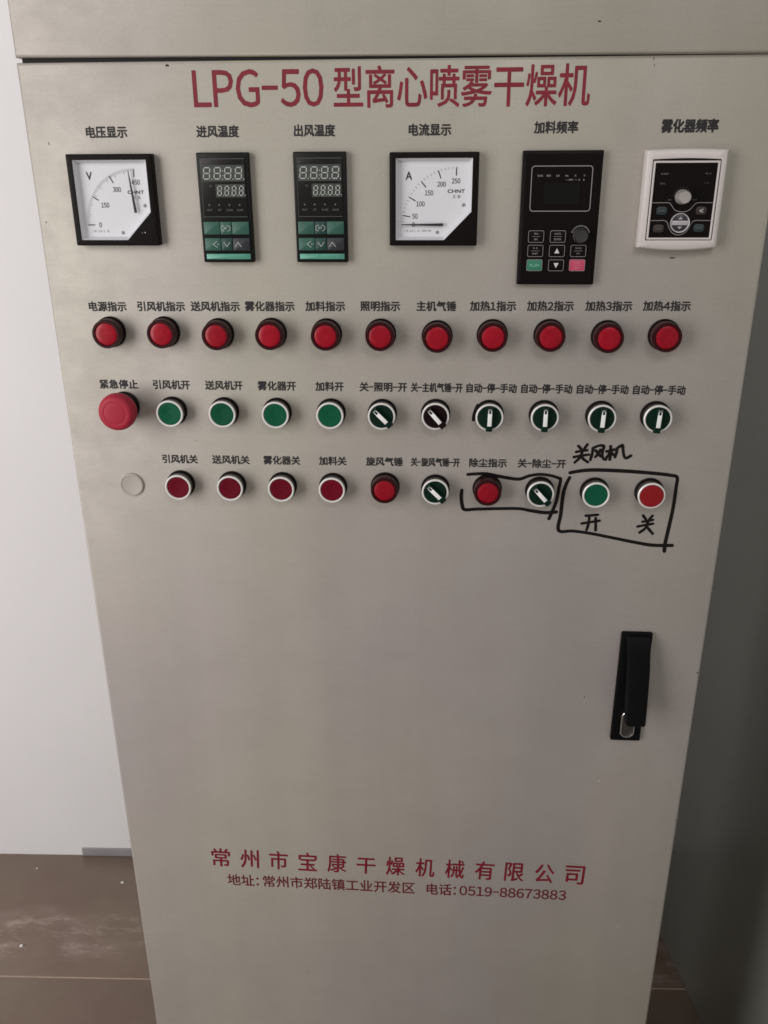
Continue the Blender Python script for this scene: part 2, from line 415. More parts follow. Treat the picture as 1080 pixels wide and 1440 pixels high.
# ---- printed captions
CAPM = INKB
def caption(txt, x0, x1, z0, h=.0092, wgt=.034):
    F = Flat(.00018); text(F, txt, 0, x1-x0, 0, h, wgt); return F.build("caption", CAPM, cab, (O.x+x0, O.y, z0))
top_caps = [("电压显示", .0569, .0946, 1.5176), ("进风温度", .159, .1974, 1.5174), ("出风温度", .2479, .2845, 1.5176),
            ("电流显示", .3508, .3881, 1.5175), ("加料频率", .4613, .4992, 1.5186)]
for t, a, b, z in top_caps: caption(t, a, b, z, .0104)
caption("雾化器频率", .5716, .6197, 1.5186, .0112, .045)
r1 = ["电源指示", "引风机指示", "送风机指示", "雾化器指示", "加料指示", "照明指示", "主机气锤", "加热1指示", "加热2指示", "加热3指示", "加热4指示"]
r1x = [(.0384, .0755), (.0868, .1335), (.1398, .1875), (.1931, .241), (.2521, .29), (.3052, .3428), (.3591, .3964), (.4099, .453), (.4637, .507), (.5183, .5613), (.5718, .6151)]
for i, (t, (a, b)) in enumerate(zip(r1, r1x)): caption(t, a, b, 1.3617+i*.0003, .0098)
r2 = [("紧急停止", .0391, .0781), ("引风机开", .0941, .1314), ("送风机开", .1474, .1851), ("雾化器开", .2009, .239), ("加料开", .259, .2869),
      ("关-照明-开", .3032, .3499), ("关-主机气锤-开", .3542, .4047), ("自动-停-手动", .4089, .4576), ("自动-停-手动", .4625, .5116), ("自动-停-手动", .5164, .5658), ("自动-停-手动", .5705, .6201)]
for t, a, b in r2: caption(t, a, b, 1.2843, .0098)
r3 = [("引风机关", .0956, .1326), ("送风机关", .1483, .1872), ("雾化器关", .2021, .24), ("加料关", .26, .288), ("旋风气锤", .3086, .3459),
      ("关-旋风气锤-开", .3546, .404), ("除尘指示", .4141, .4516), ("关-除尘-开", .463, .5109)]
for i, (t, a, b) in enumerate(r3): caption(t, a, b, 1.2056+i*.0002, .0098)
# title
F = Flat(.0002); text(F, "LPG-50", .1590, .2750, 1.5420, 0, .011, fitz=.0298); F.build("title_lettering", REDINK, cab, (O.x, O.y, 0), "large dark red title lettering LPG-50")
F = Flat(.0002); text(F, "型离心喷雾干燥机", .2845, .5071, 1.5405, 0, .011, fitz=.0330); F.build("title_lettering", REDINK, cab, (O.x, O.y, 0), "large dark red Chinese title lettering")
# maker's name: every character set apart
F = Flat(.0002)
for i, ch in enumerate("常州市宝康干燥机械有限公司"):
    x = .1042+i*.03700
    text(F, ch, x, x+.0232, .6632-i*.00022, 0, .016, slope=-.01, shear=.04, pen=-.75, fitz=.0290 if ch not in "干" else .0250)
F.build("maker_lettering", REDINK2, cab, (O.x, O.y, 0), "spaced crimson brush-style lettering of the maker's name")
F = Flat(.0002)
text(F, "地址:常州市郑陆镇工业开发区", .1225, .3627, .6325, .0200, .013)
text(F, "电话:0519-88673883", .3780, .5521, .6325, .0200, .013)
F.build("address_lettering", mat("dark_crimson_print", lin(96, 18, 34), .5), cab, (O.x, O.y, 0), "small dark crimson address and telephone line")

# ---- marker pen drawing
mk = [  # (width, points)
 (.0034, [(0.4128,1.1985), (0.4213,1.1993), (0.4320,1.1995), (0.4428,1.1974), (0.4536,1.1955), (0.4654,1.1944), (0.4748,1.1980), (0.4854,1.1999), (0.4961,1.1989), (0.5047,1.1964), (0.5070,1.1946), (0.5060,1.1848), (0.5043,1.1709), (0.5008,1.1591), (0.4981,1.1514)]),
 (.0036, [(0.4072,1.1812), (0.4068,1.1736), (0.4081,1.1642), (0.4109,1.1596), (0.4227,1.1604), (0.4444,1.1614), (0.4661,1.1619), (0.4792,1.1598), (0.4933,1.1580), (0.5051,1.1590)])]
mk2 = [(.0037, [(0.5161,1.2022), (0.5266,1.2044), (0.5419,1.2056), (0.5715,1.2049), (0.6011,1.2029), (0.6166,1.2012), (0.6229,1.1991), (0.6233,1.1886), (0.6229,1.1666), (0.6209,1.1429), (0.6193,1.1254), (0.6196,1.1173)]),
 (.0036, [(0.5159,1.1969), (0.5129,1.1891), (0.5107,1.1774), (0.5098,1.1564), (0.5089,1.1383), (0.5233,1.1380), (0.5417,1.1357), (0.5665,1.1309), (0.5913,1.1261), (0.6073,1.1238), (0.6267,1.1240)])]
G1 = [[(0.5222,1.2307), (0.5254,1.2273)], [(0.5309,1.2324), (0.5278,1.2271)], [(0.5206,1.2245), (0.5267,1.2257), (0.5313,1.2264)],
 [(0.5186,1.2190), (0.5254,1.2205), (0.5332,1.2218)], [(0.5269,1.2265), (0.5255,1.2211), (0.5233,1.2170), (0.5198,1.2132)], [(0.5256,1.2198), (0.5286,1.2167), (0.5327,1.2139)],
 [(0.5367,1.2281), (0.5364,1.2225), (0.5351,1.2162)], [(0.5370,1.2290), (0.5421,1.2313), (0.5458,1.2316), (0.5474,1.2302), (0.5464,1.2252), (0.5468,1.2202), (0.5486,1.2171), (0.5506,1.2171)],
 [(0.5396,1.2263), (0.5425,1.2232), (0.5451,1.2202)], [(0.5442,1.2270), (0.5425,1.2232), (0.5398,1.2194)],
 [(0.5505,1.2255), (0.5542,1.2266), (0.5582,1.2276)], [(0.5540,1.2309), (0.5544,1.2241), (0.5544,1.2168)], [(0.5541,1.2251), (0.5525,1.2215), (0.5509,1.2190)],
 [(0.5548,1.2251), (0.5576,1.2219)], [(0.5605,1.2281), (0.5603,1.2242), (0.5593,1.2198)], [(0.5604,1.2289), (0.5631,1.2310), (0.5656,1.2320), (0.5666,1.2268), (0.5683,1.2205), (0.5704,1.2187), (0.5726,1.2199), (0.5746,1.2213)]]
G2 = [[(0.5356,1.1555), (0.5413,1.1560), (0.5479,1.1568)], [(0.5321,1.1467), (0.5407,1.1484), (0.5500,1.1502)], [(0.5392,1.1543), (0.5389,1.1464), (0.5375,1.1394)], [(0.5458,1.1529), (0.5464,1.1465), (0.5468,1.1392)]]
G3 = [[(0.5935,1.1571), (0.5965,1.1532)], [(0.6033,1.1570), (0.6001,1.1525)], [(0.5939,1.1500), (0.5990,1.1510), (0.6040,1.1523)], [(0.5894,1.1446), (0.5965,1.1463), (0.6047,1.1481)],
 [(0.5991,1.1514), (0.5985,1.1457), (0.5964,1.1417), (0.5920,1.1379)], [(0.5984,1.1450), (0.6019,1.1408), (0.6054,1.1369)]]
def spline(pts, n=5):
    out = []; P = [Vector(p) for p in pts]
    for i in range(len(P)-1):
        a = P[max(0, i-1)]; b = P[i]; c = P[i+1]; d = P[min(len(P)-1, i+2)]
        for k in range(n):
            t = k/n; q = .5*((2*b)+(c-a)*t+(2*a-5*b+4*c-d)*t*t+(3*b-a-3*c+d)*t**3); out.append(tuple(q))
    out.append(tuple(P[-1])); return out
def marker(name, strokes, label, rnd=.12, smooth=True):
    F = Flat(.00022); random.seed(len(strokes))
    for w, p in strokes:
        p = spline(p) if smooth else p
        ph = random.uniform(0, 6); F.stroke(p, w, taper=lambda t: 1+rnd*math.sin(ph+t*9)*.6)
    F.build(name, MARK, cab, (O.x, O.y, 0), label)
marker("marker_outline", mk, "black marker box drawn round the dust lamp and dust selector")
marker("marker_outline", mk2, "larger black marker box drawn round the last two buttons")
marker("marker_writing", [(.0029, p) for p in G1], "handwritten black characters 关风机 above the larger box")
marker("marker_writing", [(.0029, p) for p in G2], "handwritten black character 开 under the green button")
marker("marker_writing", [(.0029, p) for p in G3], "handwritten black character 关 under the red button")
marker("marker_smudge", [(.0011, [(0.4288,1.3540), (0.4321,1.3554), (0.4363,1.3550), (0.4401,1.3527)])], "thin black pen arc over the eighth red lamp")
marker("marker_smudge", [(.0030, [(0.4204,1.2714), (0.4173,1.2638), (0.4165,1.2561)])], "black pen smudge left of the third selector switch")

# ---- chips, dents and scratches in the paint
def chip(x, z, w, h, m=CHIP, seed=0):
    random.seed(seed); n = 9
    F = Flat(.00012)
    F.poly([(w/2*math.cos(2*math.pi*k/n)*random.uniform(.6, 1.1), h/2*math.sin(2*math.pi*k/n)*random.uniform(.6, 1.1)) for k in range(n)])
    F.build("paint_chip", m, cab, (O.x+x, O.y, z))
for k, (x, z, w, h, m) in enumerate([(.1373, 1.5759, .0035, .0025, CHIP), (.5109, 1.6049, .004, .0016, CHIP), (.5933, 1.4128, .0062, .0014, CHIP),
        (.5519, .935, .002, .0025, mat("chip_brown", (.12, .09, .08), .7)), (.6720, .9712, .0022, .0022, CHIP), (.6722, .7668, .0018, .0018, CHIP), (.5784, .8197, .0018, .002, CHIPW),
        (.6201, .5937, .0018, .0025, CHIPW), (.559, 1.5765, .0012, .004, mat("chip_faint", (.16, .14, .13), .7)), (.5600, 1.5710, .0012, .004, mat("chip_pale", (.20, .18, .17), .7)),
        (.0205, 1.513, .0012, .0035, mat("chip_grey", (.2, .18, .17), .7)), (.3215, 1.4870, .001, .002, CHIPW),
        (.4150, 1.1945, .0012, .0012, CHIP), (.0075, 1.4445, .0012, .003, mat("chip_soft", (.12, .1, .1), .7)), (.133, 1.2305, .003, .0015, mat("chip_tan", (.3, .26, .24), .7))]):
    chip(x, z, w, h, m, k)

# ------------------------------------------------------------------ pilot lamps
collar_me = lathe([(.0150, 0), (.0150, .0025), (.0142, .0035), (.0142, .004), (0, .004)])
rim_me = lathe([(.0138, .0035), (.01395, .0120), (.0138, .0148), (.0132, .0156), (.0113, .0156), (.0108, .0148), (.0107, .0138)])
lens_me = lathe([(.0108, .0139), (.0106, .0145), (.0098, .0149), (.0060, .0152), (0, .0153)])
NAMES1 = r1
def pilot(x, z, label):
    p = part("pilot_lamp", collar_me, BLACKP, x, z, label=label)
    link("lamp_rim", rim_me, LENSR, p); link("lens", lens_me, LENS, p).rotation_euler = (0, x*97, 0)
LX = [(.0577, 1.3417), (.1120, 1.3421), (.1658, 1.3407), (.2180, 1.3413), (.2720, 1.3411), (.3245, 1.3412), (.3790, 1.3400), (.4318, 1.3413), (.4859, 1.3418), (.5402, 1.3410), (.5935, 1.3423)]
for t, (x, z) in zip(r1, LX):
    pilot(x, z, "red pilot lamp under the caption " + t)
pilot(.3280, 1.1844, "red pilot lamp under the caption 旋风气锤")
pilot(.4330, 1.1839, "red pilot lamp inside the marker box under the caption 除尘指示")

# ------------------------------------------------------------------ push buttons
pb_base = lathe([(.0147, 0), (.0147, .0022), (.0140, .003), (.0140, .0036), (.0130, .0036)])
pb_side = lathe([(.0131, .003), (.01335, .0060), (.01335, .0105), (.01345, .0108)])
pb_ring = lathe([(.01345, .0108), (.0137, .0120), (.0136, .0130), (.0130, .0136), (.0122, .0136), (.0117, .0130), (.0116, .0118), (.0116, .0095)], 56)
pb_cap = lathe([(.01155, .0098), (.01155, .0120), (.0112, .0126), (.0085, .0127), (.0075, .01255), (0, .0123)])
pb_cap_out = lathe([(.01155, .0098), (.01155, .0136), (.0112, .0144), (.0095, .0146), (0, .0147)])
def pushb(x, z, m, label, cap=None):
    p = part("push_button", pb_base, BLACKP, x, z, label=label)
    link("button_collar", pb_side, CHROMED, p); link("button_ring", pb_ring, RING, p); link("button_cap", cap or pb_cap, m, p)
for (x, (t, a, b)) in zip((.1121, .1656, .2193, .2741), r2[1:5]): pushb(x, 1.2621, GREENB, "green push button under the caption " + t)
for (x, (t, a, b)) in zip((.1132, .1678, .2212, .2739), r3[:4]): pushb(x, 1.1831, DREDB, "dark red push button under the caption " + t)
pushb(.5418, 1.1830, GREENL, "green push button in the larger marker box, above the handwritten 开")
pushb(.5967, 1.1834, REDB, "bright red push button in the larger marker box, above the handwritten 关", pb_cap_out)

# ------------------------------------------------------------------ selector switches
sel_disc = lathe([(.0115, .0095), (.01155, .0128), (.0112, .0136), (0, .0136)])
def handle_mesh():
    pts = [(-.0030, .0106), (.0030, .0106), (.0031, 0), (.0034, -.0095), (.0027, -.0132), (-.0027, -.0132), (-.0034, -.0095), (-.0031, 0)]
    bm = bmesh.new()
    lo = inset_poly(pts, -.0004)
    add_loft(bm, [(lo, .0134), (pts, .0145), (pts, .0174), (inset_poly(pts, .0006), .0182), (inset_poly(pts, .0014), .0184)], True)
    return fin(bm, True, 30)
sel_handle = handle_mesh()
def insert_meshes():
    a = prism([(-.0020, -.0074), (.0020, -.0074), (.0020, .0052), (-.0020, .0052)], .0182, .0187, .0002)
    c = prism([(-.0018, .0082), (.0018, .0082), (.0018, .0098), (-.0018, .0098)], .0182, .0187, .0002)
    bm = bmesh.new()
    for q in ([(-.0018, .0052), (-.0011, .0052), (-.0011, .0082), (-.0018, .0082)], [(.0011, .0052), (.0018, .0052), (.0018, .0082), (.0011, .0082)]):
        add_prism(bm, q, .0182, .0187)
    return a, c, fin(bm, False)
ia, ic, ib = insert_meshes()
def selector(x, z, ang, m, label):
    p = part("selector_switch", pb_base, BLACKP, x, z, label=label)
    link("button_collar", pb_side, CHROMED, p); link("button_ring", pb_ring, RING, p); link("knob_disc", sel_disc, m, p)
    r = (0, math.radians(-ang), 0)
    for n, me, mm in (("knob_handle", sel_handle, m), ("white_insert", ia, INSERT), ("insert_end", ic, INSERTG), ("insert_side", ib, INSERT)):
        o = link(n, me, mm, p); o.rotation_euler = r
selector(.3256, 1.2622, 45, KNOBG, "dark green selector turned left, under the caption 关-照明-开")
selector(.3788, 1.2628, 41, KNOBK, "black selector turned left, under the caption 关-主机气锤-开")
for k, x in enumerate((.4318, .4856, .5409, .5942)):
    selector(x, (1.2625, 1.2629, 1.2629, 1.2632)[k], (-1, 0, -2, -3)[k], KNOBG, "dark green selector upright, " + ("first", "second", "third", "fourth")[k] + " of the four at the right of the middle row")
selector(.3799, 1.1833, 45, KNOBG, "dark green selector turned left, under the caption 关-旋风气锤-开")
selector(.4864, 1.1829, 42, KNOBG, "dark green selector turned left, inside the smaller marker box")

# emergency stop and blanking plug
p = part("emergency_stop", lathe([(.0150, 0), (.0150, .003), (.0135, .004), (.0128, .0045), (.0128, .014), (.0, .014)]), BLACKP, .0630, 1.2664, label="red mushroom emergency stop button")
link("mushroom_cap", lathe([(.0125, .0125), (.0150, .0135), (.0178, .0165), (.0186, .0205), (.0184, .0250), (.0174, .0285), (.0152, .0305), (.0118, .0310), (.0112, .0308), (.0106, .0310), (.006, .0313), (0, .0314)], 64), ESTOP, p)
p = part("blanking_plug", lathe([(.0128, 0), (.0128, .0012), (.0122, .0020), (.0108, .0022), (.0104, .0017), (.0100, .0016), (0, .0018)], 56), PLUG, .0597, 1.1810, label="flat round grey plug closing an unused hole")

# ------------------------------------------------------------------ analogue meters (millimetres, y down from the top left corner)
mm = .001
def meter(name, x, z, label, letter, ticks, labels, sub, needle_deg, tipr, extra, screws):
    def q(a, b): return (a*mm, -b*mm)
    outer = [q(0, 0), q(80, 0), q(80, 80), q(0, 80)]
    win = [q(5.3, 4.7), q(74.6, 4.7), q(74.6, 50.5), q(50.0, 75.4), q(5.3, 75.4)]
    o8 = rrect(0, -80*mm, 80*mm, 0, 1.2*mm, 4)
    # frame: ring between the outer square and the window, filled by hand
    bm = bmesh.new()
    add_loft(bm, [(o8, 0), (o8, .0075), (inset_poly(o8, .0005), .0083), (inset_poly(o8, .0013), .0086)])
    inner_edge = inset_poly(o8, .0013)
    wl = [bm.verts.new((a, -.0086, b)) for a, b in win]
    wd = [bm.verts.new((a, -.0070, b)) for a, b in inset_poly(win, .0004)]
    for k in range(5): bm.faces.new((wl[k], wl[(k+1) % 5], wd[(k+1) % 5], wd[k]))
    bm.verts.ensure_lookup_table()
    ov = [v for v in bm.verts if abs(v.co.y+.0086) < 1e-7 and v not in wl]
    edges = [e for e in bm.edges if (e.verts[0] in ov and e.verts[1] in ov)] + [bm.edges.get((wl[k], wl[(k+1) % 5])) for k in range(5)]
    bmesh.ops.triangle_fill(bm, edges=edges, use_beauty=True)
    frame = part(name, fin(bm, True, 30), BLACKP, x, z, label=label)
    lin_ = inset_poly(win, .0004)
    link("dial_liner", loft([(lin_, .0080), (inset_poly(win, .0006), .0072), (inset_poly(win, .0026), .0042), (inset_poly(win, .0028), .0020)]), LINERW, frame)
    link("dial_plate", prism(inset_poly(win, .0027), .0010, .0022), DIALW, frame)
    link("window_pane", prism(inset_poly(win, .0003), .0071, .0081), PANE, frame)
    px, py, R = 60, 61.8, 49.6
    K = Flat(.0024); G = Flat(.00235)
    for d in ticks:
        a = math.radians(d); K.stroke([q(px-R*.985*math.cos(a), py-R*.985*math.sin(a)), q(px-42*math.cos(a), py-42*math.sin(a))], .85*mm, caps=False)
    for d, ln in sub:
        a = math.radians(d); G.stroke([q(px-R*math.cos(a), py-R*math.sin(a)), q(px-(R-ln)*math.cos(a), py-(R-ln)*math.sin(a))], .36*mm, caps=False)
    textc(K, letter[0], letter[1]*mm, -letter[2]*mm, 6.8*mm, .02, .85)
    for t, a, b in labels: textc(K, t, a*mm, -b*mm, 4.3*mm, .012, .74)
    textc(K, "CHNT", 60.2*mm, -33.0*mm, 2.9*mm, .03, 1.35)
    textc(G, "正 泰", 60.6*mm, -37.6*mm, 2.9*mm, 0.02, .9)
    textc(G, extra[0], extra[1]*mm, -extra[2]*mm, 2.1*mm, .03, .9)
    K.build("dial_print", INKB, frame); G.build("scale_marks", INKG, frame)
    for a, b in screws:
        s = link("dial_screw", lathe([(1.5*mm, .0022), (1.5*mm, .0027), (1.1*mm, .0030), (0, .0031)], 20), mat("screw_grey", (.30, .28, .29), .45, .2), frame, (a*mm, 0, -b*mm))
    N = Flat(.0048); a = math.radians(needle_deg)
    def pt(r, w): 
        return (( (px-r*math.cos(a))+w*math.sin(a))*mm, -((py-r*math.sin(a))-w*math.cos(a))*mm)
    poly = [pt(tipr, -.2), pt(tipr-9, -.6), pt(11.0, -1.25), pt(11.0, 1.25), pt(tipr-9, .6), pt(tipr, .2)]
    link("needle", prism(poly, .0044, .0049), INKB, frame)
    return frame
subv = [(k*90/30, 2.6 if k % 5 else 4.2) for k in range(31)]
subv = [(d/1.0, l) for d, l in subv]
vm = meter("voltmeter", .0377, 1.5040, "square black-framed voltmeter, its needle near 450", ("V", 17.8, 18.8), [0, 31.3, 61.4, 90],
      [("0", 23, 61.8), ("150", 29.8, 44.2), ("300", 42.6, 30.6), ("450", 61, 24.3)], [(k*2.25, 2.6 if k % 5 else 4.4) for k in range(41)], 84.8, 48.0,
      ("- ⊡ 1.5 ⊥ △", 22.5, 67.2), [(67.5, 44.8), (43.8, 68.8)])
am = meter("ammeter", .3338, 1.5040, "square black-framed ammeter, its needle lying at 0", ("A", 17.2, 19.8), [0, 9.4, 29.3, 49.7, 70.7, 90],
      [("0", 21.6, 61.8), ("50", 22.9, 54.5), ("100", 27.9, 43.8), ("150", 35.6, 34.4), ("200", 46.8, 27), ("250", 59.8, 24.3)],
      [(9.4*k/3, 2.2) for k in range(3)]+[(9.4+k*80.6/20, 2.2) for k in range(21)], 0.0, 49.3,
      ("- ⊡ 1.5 ⊥ △  250/5A", 25.5, 67.2), [(67, 44.8), (43.5, 68.6)])
Fm = Flat(.0088)
for a, b, r in ((64.4, 68.5, .35), (67.3, 68.2, .6)): Fm.poly([((a+r*math.cos(k*.785))*mm, (-b+r*math.sin(k*.785))*mm) for k in range(8)])
Fm.build("corner_mark", PALEINK, vm)

# ------------------------------------------------------------------ temperature controllers 48 x 96
def Q(a, b): return (a*mm, -b*mm)
def rectmm(a, b, c, d, r=.3): return rrect(a*mm, -d*mm, c*mm, -b*mm, r*mm, 3)
SEGS = [((0, 0), (1, 0)), ((0, 0), (0, .5)), ((1, 0), (1, .5)), ((0, .5), (1, .5)), ((0, .5), (0, 1)), ((1, .5), (1, 1)), ((0, 1), (1, 1))]
def digit(F, x, y, w, h, t, off=()):
    for k, ((a, b), (c, d)) in enumerate(SEGS):
        if k in off: continue
        A = Vector((x+a*w+(1-b)*h*.10, y+b*h)); B = Vector((x+c*w+(1-d)*h*.10, y+d*h)); u = (B-A).normalized()*t*.65
        F.stroke([Q(*(A+u)), Q(*(B-u))], t*mm, caps=False)
def controller(x, z, label, lower_mats, toprow):
    o = rectmm(0, 0, 48, 96, 1.2)
    base = part("temperature_controller", prism(o, 0, .0062, .0008), CTRLB, x, z, label=label)
    link("display_window", prism(rectmm(3.2, 5.2, 44.6, 56.5, .8), .006, .0070, .0003), CTRLBK, base)
    L_ = Flat(.0072)
    L_.stroke([Q(3.6, 5.4), Q(44.2, 5.4)], .45*mm, caps=False); L_.stroke([Q(3.6, 55.2), Q(44.2, 55.2)], .4*mm, caps=False)
    L_.build("window_line", LINEG, base)
    link("upper_display", prism(rectmm(4.2, 10.6, 43.4, 24.6, .3), .0068, .00735), SEGB, base)
    link("lower_display", prism(rectmm(16.4, 26.9, 43.4, 38.2, .3), .0068, .00735), SEGB, base)
    D = Flat(.0075)
    for k in range(4):
        digit(D, 5.8+k*9.8, 12.8, 5.6, 9.6, .95)
        D.poly([Q(13.6+k*9.8+a*.45, 22.6+b*.45) for a, b in ((-1, -1), (1, -1), (1, 1), (-1, 1))])
    for b in (15.6, 19.6): D.poly([Q(24.0+a*.4, b+c*.4) for a, c in ((-1, -1), (1, -1), (1, 1), (-1, 1))])
    for k in range(4):
        digit(D, 18.0+k*6.7, 28.6, 3.4, 7.8, .8)
        D.poly([Q(23.4+k*6.7+a*.35, 36.4+b*.35) for a, b in ((-1, -1), (1, -1), (1, 1), (-1, 1))])
    D.build("display_segments", SEG, base)
    I = Flat(.0072)
    textc(I, "PV", 6.2*mm, -8.6*mm, 1.6*mm, .02); textc(I, "SV", 12.0*mm, -28.6*mm, 1.6*mm, .02)
    for t, a in (("OUT", 9.3), ("AT", 18.6), ("ALM1", 28.0), ("ALM2", 37.6)):
        textc(I, t, a*mm, -49.2*mm, 1.7*mm, .02, 1.0)
        I.poly([((a+.8*math.cos(k*.524))*mm, (-44.8+.8*math.sin(k*.524))*mm) for k in range(12)])
    I.build("indicator_print", DIMINK, base)
    keys = [(2.6, 59.5, 17.6, 70.8, toprow[0]), (18.2, 59.5, 28.6, 70.8, toprow[1]), (29.2, 59.5, 45, 70.8, toprow[2]),
            (2.6, 74.0, 17.6, 85.2, lower_mats[0]), (18.2, 74.0, 28.6, 85.2, lower_mats[1]), (29.2, 74.0, 45, 85.2, lower_mats[2])]
    for a, b, c, d, m in keys: link("key", prism(rectmm(a, b, c, d, .4), .0058, .0078, .0004), m, base)
    link("light_strip", prism(rectmm(3.2, 88.2, 45, 93.0, .3), .0058, .0074, .0003), MINT, base)
    A = Flat(.0080)
    A.stroke([Q(14.2, 76.8), Q(10.4, 79.6), Q(14.2, 82.4)], .6*mm, caps=False); A.stroke([Q(20.4, 77.6), Q(23.4, 81.6), Q(26.4, 77.6)], .6*mm, caps=False)
    A.stroke([Q(31.0, 81.8), Q(34.0, 77.8), Q(37.0, 81.8)], .6*mm, caps=False)
    textc(A, "AT", 15.2*mm, -79.6*mm, 1.4*mm, .02)
    cx, cy = 23.2, 65.2
    for sgn in (-1, 1):
        A.stroke([((cx+sgn*(1.4+2.9*math.sin(math.pi*k/10)))*mm, -(cy-2.5*math.cos(math.pi*k/10))*mm) for k in range(11)], .5*mm, caps=False)
    textc(A, "SET", cx*mm, -cy*mm, 2.0*mm, .02, .8)
    A.build("key_symbols", PALEINK, base)
    return base
controller(.1581, 1.5047, "temperature controller under the caption 进风温度, leftmost of the two", (KEYG, KEYGD, KEYN), (KEYG, KEYG, KEYG))
controller(.2466, 1.5049, "temperature controller under the caption 出风温度, rightmost of the two", (KEYG, KEYGD, KEYN), (KEYG, KEYGD, KEYG))

# ------------------------------------------------------------------ black drive keypad
kp = part("drive_keypad", prism(rectmm(0, 0, 70.5, 115.5, 1.0), 0, .0062, .0010), BLACKP, .4522, 1.5047, label="tall black drive keypad with a green and a pink key")
link("face_film", prism(rectmm(3.0, 2.8, 67.5, 112.6, .6), .0060, .0065), BLACKG, kp)
F = Flat(.0067)
F.stroke(rectmm(8.4, 12.9, 61.8, 50.8, 2.6), .75*mm, closed=True)
F.build("display_outline", OUTL, kp)
link("display_glass", prism(rectmm(20, 27, 52, 45, .5), .0063, .0068), mat("dark_display", (.006, .0065, .006), .3, spec=.2), kp)
F = Flat(.0067)
for t, a in (("RUN", 16), ("REV", 23.6), ("L/R", 31.6), ("Hz", 39.5), ("A", 47.1), ("V", 54.9)): textc(F, t, a*mm, -20.9*mm, 1.6*mm, .03)
for t, a in (("RPM", 43.2), ("%", 50.5), ("s", 54.6)): textc(F, t, a*mm, -24.4*mm, 1.4*mm, .03)
F.stroke([Q(38.6, 24.4), Q(40.4, 24.4)], .25*mm); F.stroke([Q(46.4, 24.4), Q(48.6, 24.4)], .25*mm)
F.build("display_print", mat("soft_grey_ink", (.24, .22, .22), .5), kp)
cols = [(8.1, 22.5), (27.7, 42.1), (47.0, 61.4)]; rows_ = [(67.2, 78.0), (79.8, 90.6), (92.7, 103.2)]
F = Flat(.0078); Pk = Flat(.0080)
for ri, (b, d) in enumerate(rows_):
    for ci, (a, c) in enumerate(cols):
        if ri == 0 and ci == 2: continue
        m = {(2, 0): RUNG, (2, 2): STOPP}.get((ri, ci), BLACKG)
        link("keypad_key", prism(rectmm(a, b, c, d, 1.4), .0063, .0076, .0003), m, kp, label={(2, 0): "green RUN key", (2, 2): "pink STOP key"}.get((ri, ci)))
        F.stroke(rectmm(a+.35, b+.35, c-.35, d-.35, 1.2), .42*mm, closed=True)
        cx, cy = (a+c)/2, (b+d)/2
        two = {(0, 0): ("PRG", "ESC"), (0, 1): ("DATA", "ENTER"), (1, 0): ("> >", "SHIFT"), (1, 2): ("QUICK", "JOG"), (2, 2): ("STOP", "RESET")}.get((ri, ci))
        if two:
            tgt = Pk if (ri, ci) == (2, 2) else F
            textc(tgt, two[0], cx*mm, -(cy-2.4)*mm, 1.5*mm, .02); textc(tgt, two[1], cx*mm, -(cy+2.4)*mm, 1.5*mm, .02)
            tgt.stroke([Q(cx-3.8, cy), Q(cx+3.8, cy)], .3*mm, caps=False)
        if (ri, ci) == (2, 0):
            R_ = Flat(.0080); textc(R_, "RUN", cx*mm, -cy*mm, 2.3*mm, .03, 1.3); R_.build("key_lettering", mat("pale_green_ink", (.2, .5, .38), .5), kp)
W2 = Flat(.0080)
cx = 34.9; cy = 85.3; W2.poly([Q(cx-2.3, cy+2), Q(cx+2.3, cy+2), Q(cx, cy-2.4)])
cy = 97.9; W2.poly([Q(cx-2.3, cy-2), Q(cx, cy+2.4), Q(cx+2.3, cy-2)])
W2.build("arrow_symbols", mat("white_ink", (.62, .62, .6), .5), kp)
F.build("key_outlines", OUTL, kp); Pk.build("key_lettering", mat("pale_pink_ink", (.7, .25, .32), .5), kp)
kn = link("keypad_knob", lathe([(.0068, .0062), (.0068, .0080), (.0062, .0085), (.0058, .0150), (.0052, .0158), (.0035, .0156), (0, .0156)], 40), KNOBD, kp, (55.2*mm, 0, -71.8*mm))
F = Flat(.0067)
for k in range(15):
    a = math.radians(20+k*10); wv = .5 if k > 4 else .7
    F.stroke([Q(55.2+7.7*math.cos(a), 71.6-7.7*math.sin(a)), Q(55.2+8.7*math.cos(a), 71.6-8.7*math.sin(a))], wv*mm, caps=False)
F.build("knob_scale", mat("scale_white", (.45, .43, .42), .5), kp)

# ------------------------------------------------------------------ white-framed inverter keypad
def bowed(a, b, c, d, up, dn, n=12):
    pts = [Q(c-(c-a)*k/n, b-up*math.sin(math.pi*k/n)) for k in range(n+1)]
    pts += [Q(a+(c-a)*k/n, d+dn*math.sin(math.pi*k/n)) for k in range(n+1)]
    return pts
wk = None
bm = bmesh.new()
oo = bowed(0, 0, 70, 82.0, 1.0, 2.4)
ii = bowed(5.6, 7.8, 64.6, 75.6, 1.2, 0)
ii0 = bowed(5.6, 7.8, 64.6, 75.6, 1.0, 0)
add_loft(bm, [(oo, 0), (oo, .0085), (inset_poly(oo, .0005), .0100), (inset_poly(oo, .0018), .0112), (inset_poly(ii0, -.0008), .0120), (ii0, .0117), (inset_poly(ii0, .0002), .0085)])
wk = part("inverter_keypad", fin(bm, True, 40), FRAMEW, .5590, 1.5046, label="white-framed inverter keypad with a silver knob, in the top right corner")
link("groove", prism(bowed(5.3, 7.5, 64.9, 75.9, 1.0, 0), .0060, .0088), DARKIN, wk)
fr = rectmm(6.6, 9.0, 63.6, 74.9, .5); fi = rectmm(8.3, 10.7, 61.9, 73.2, .4)
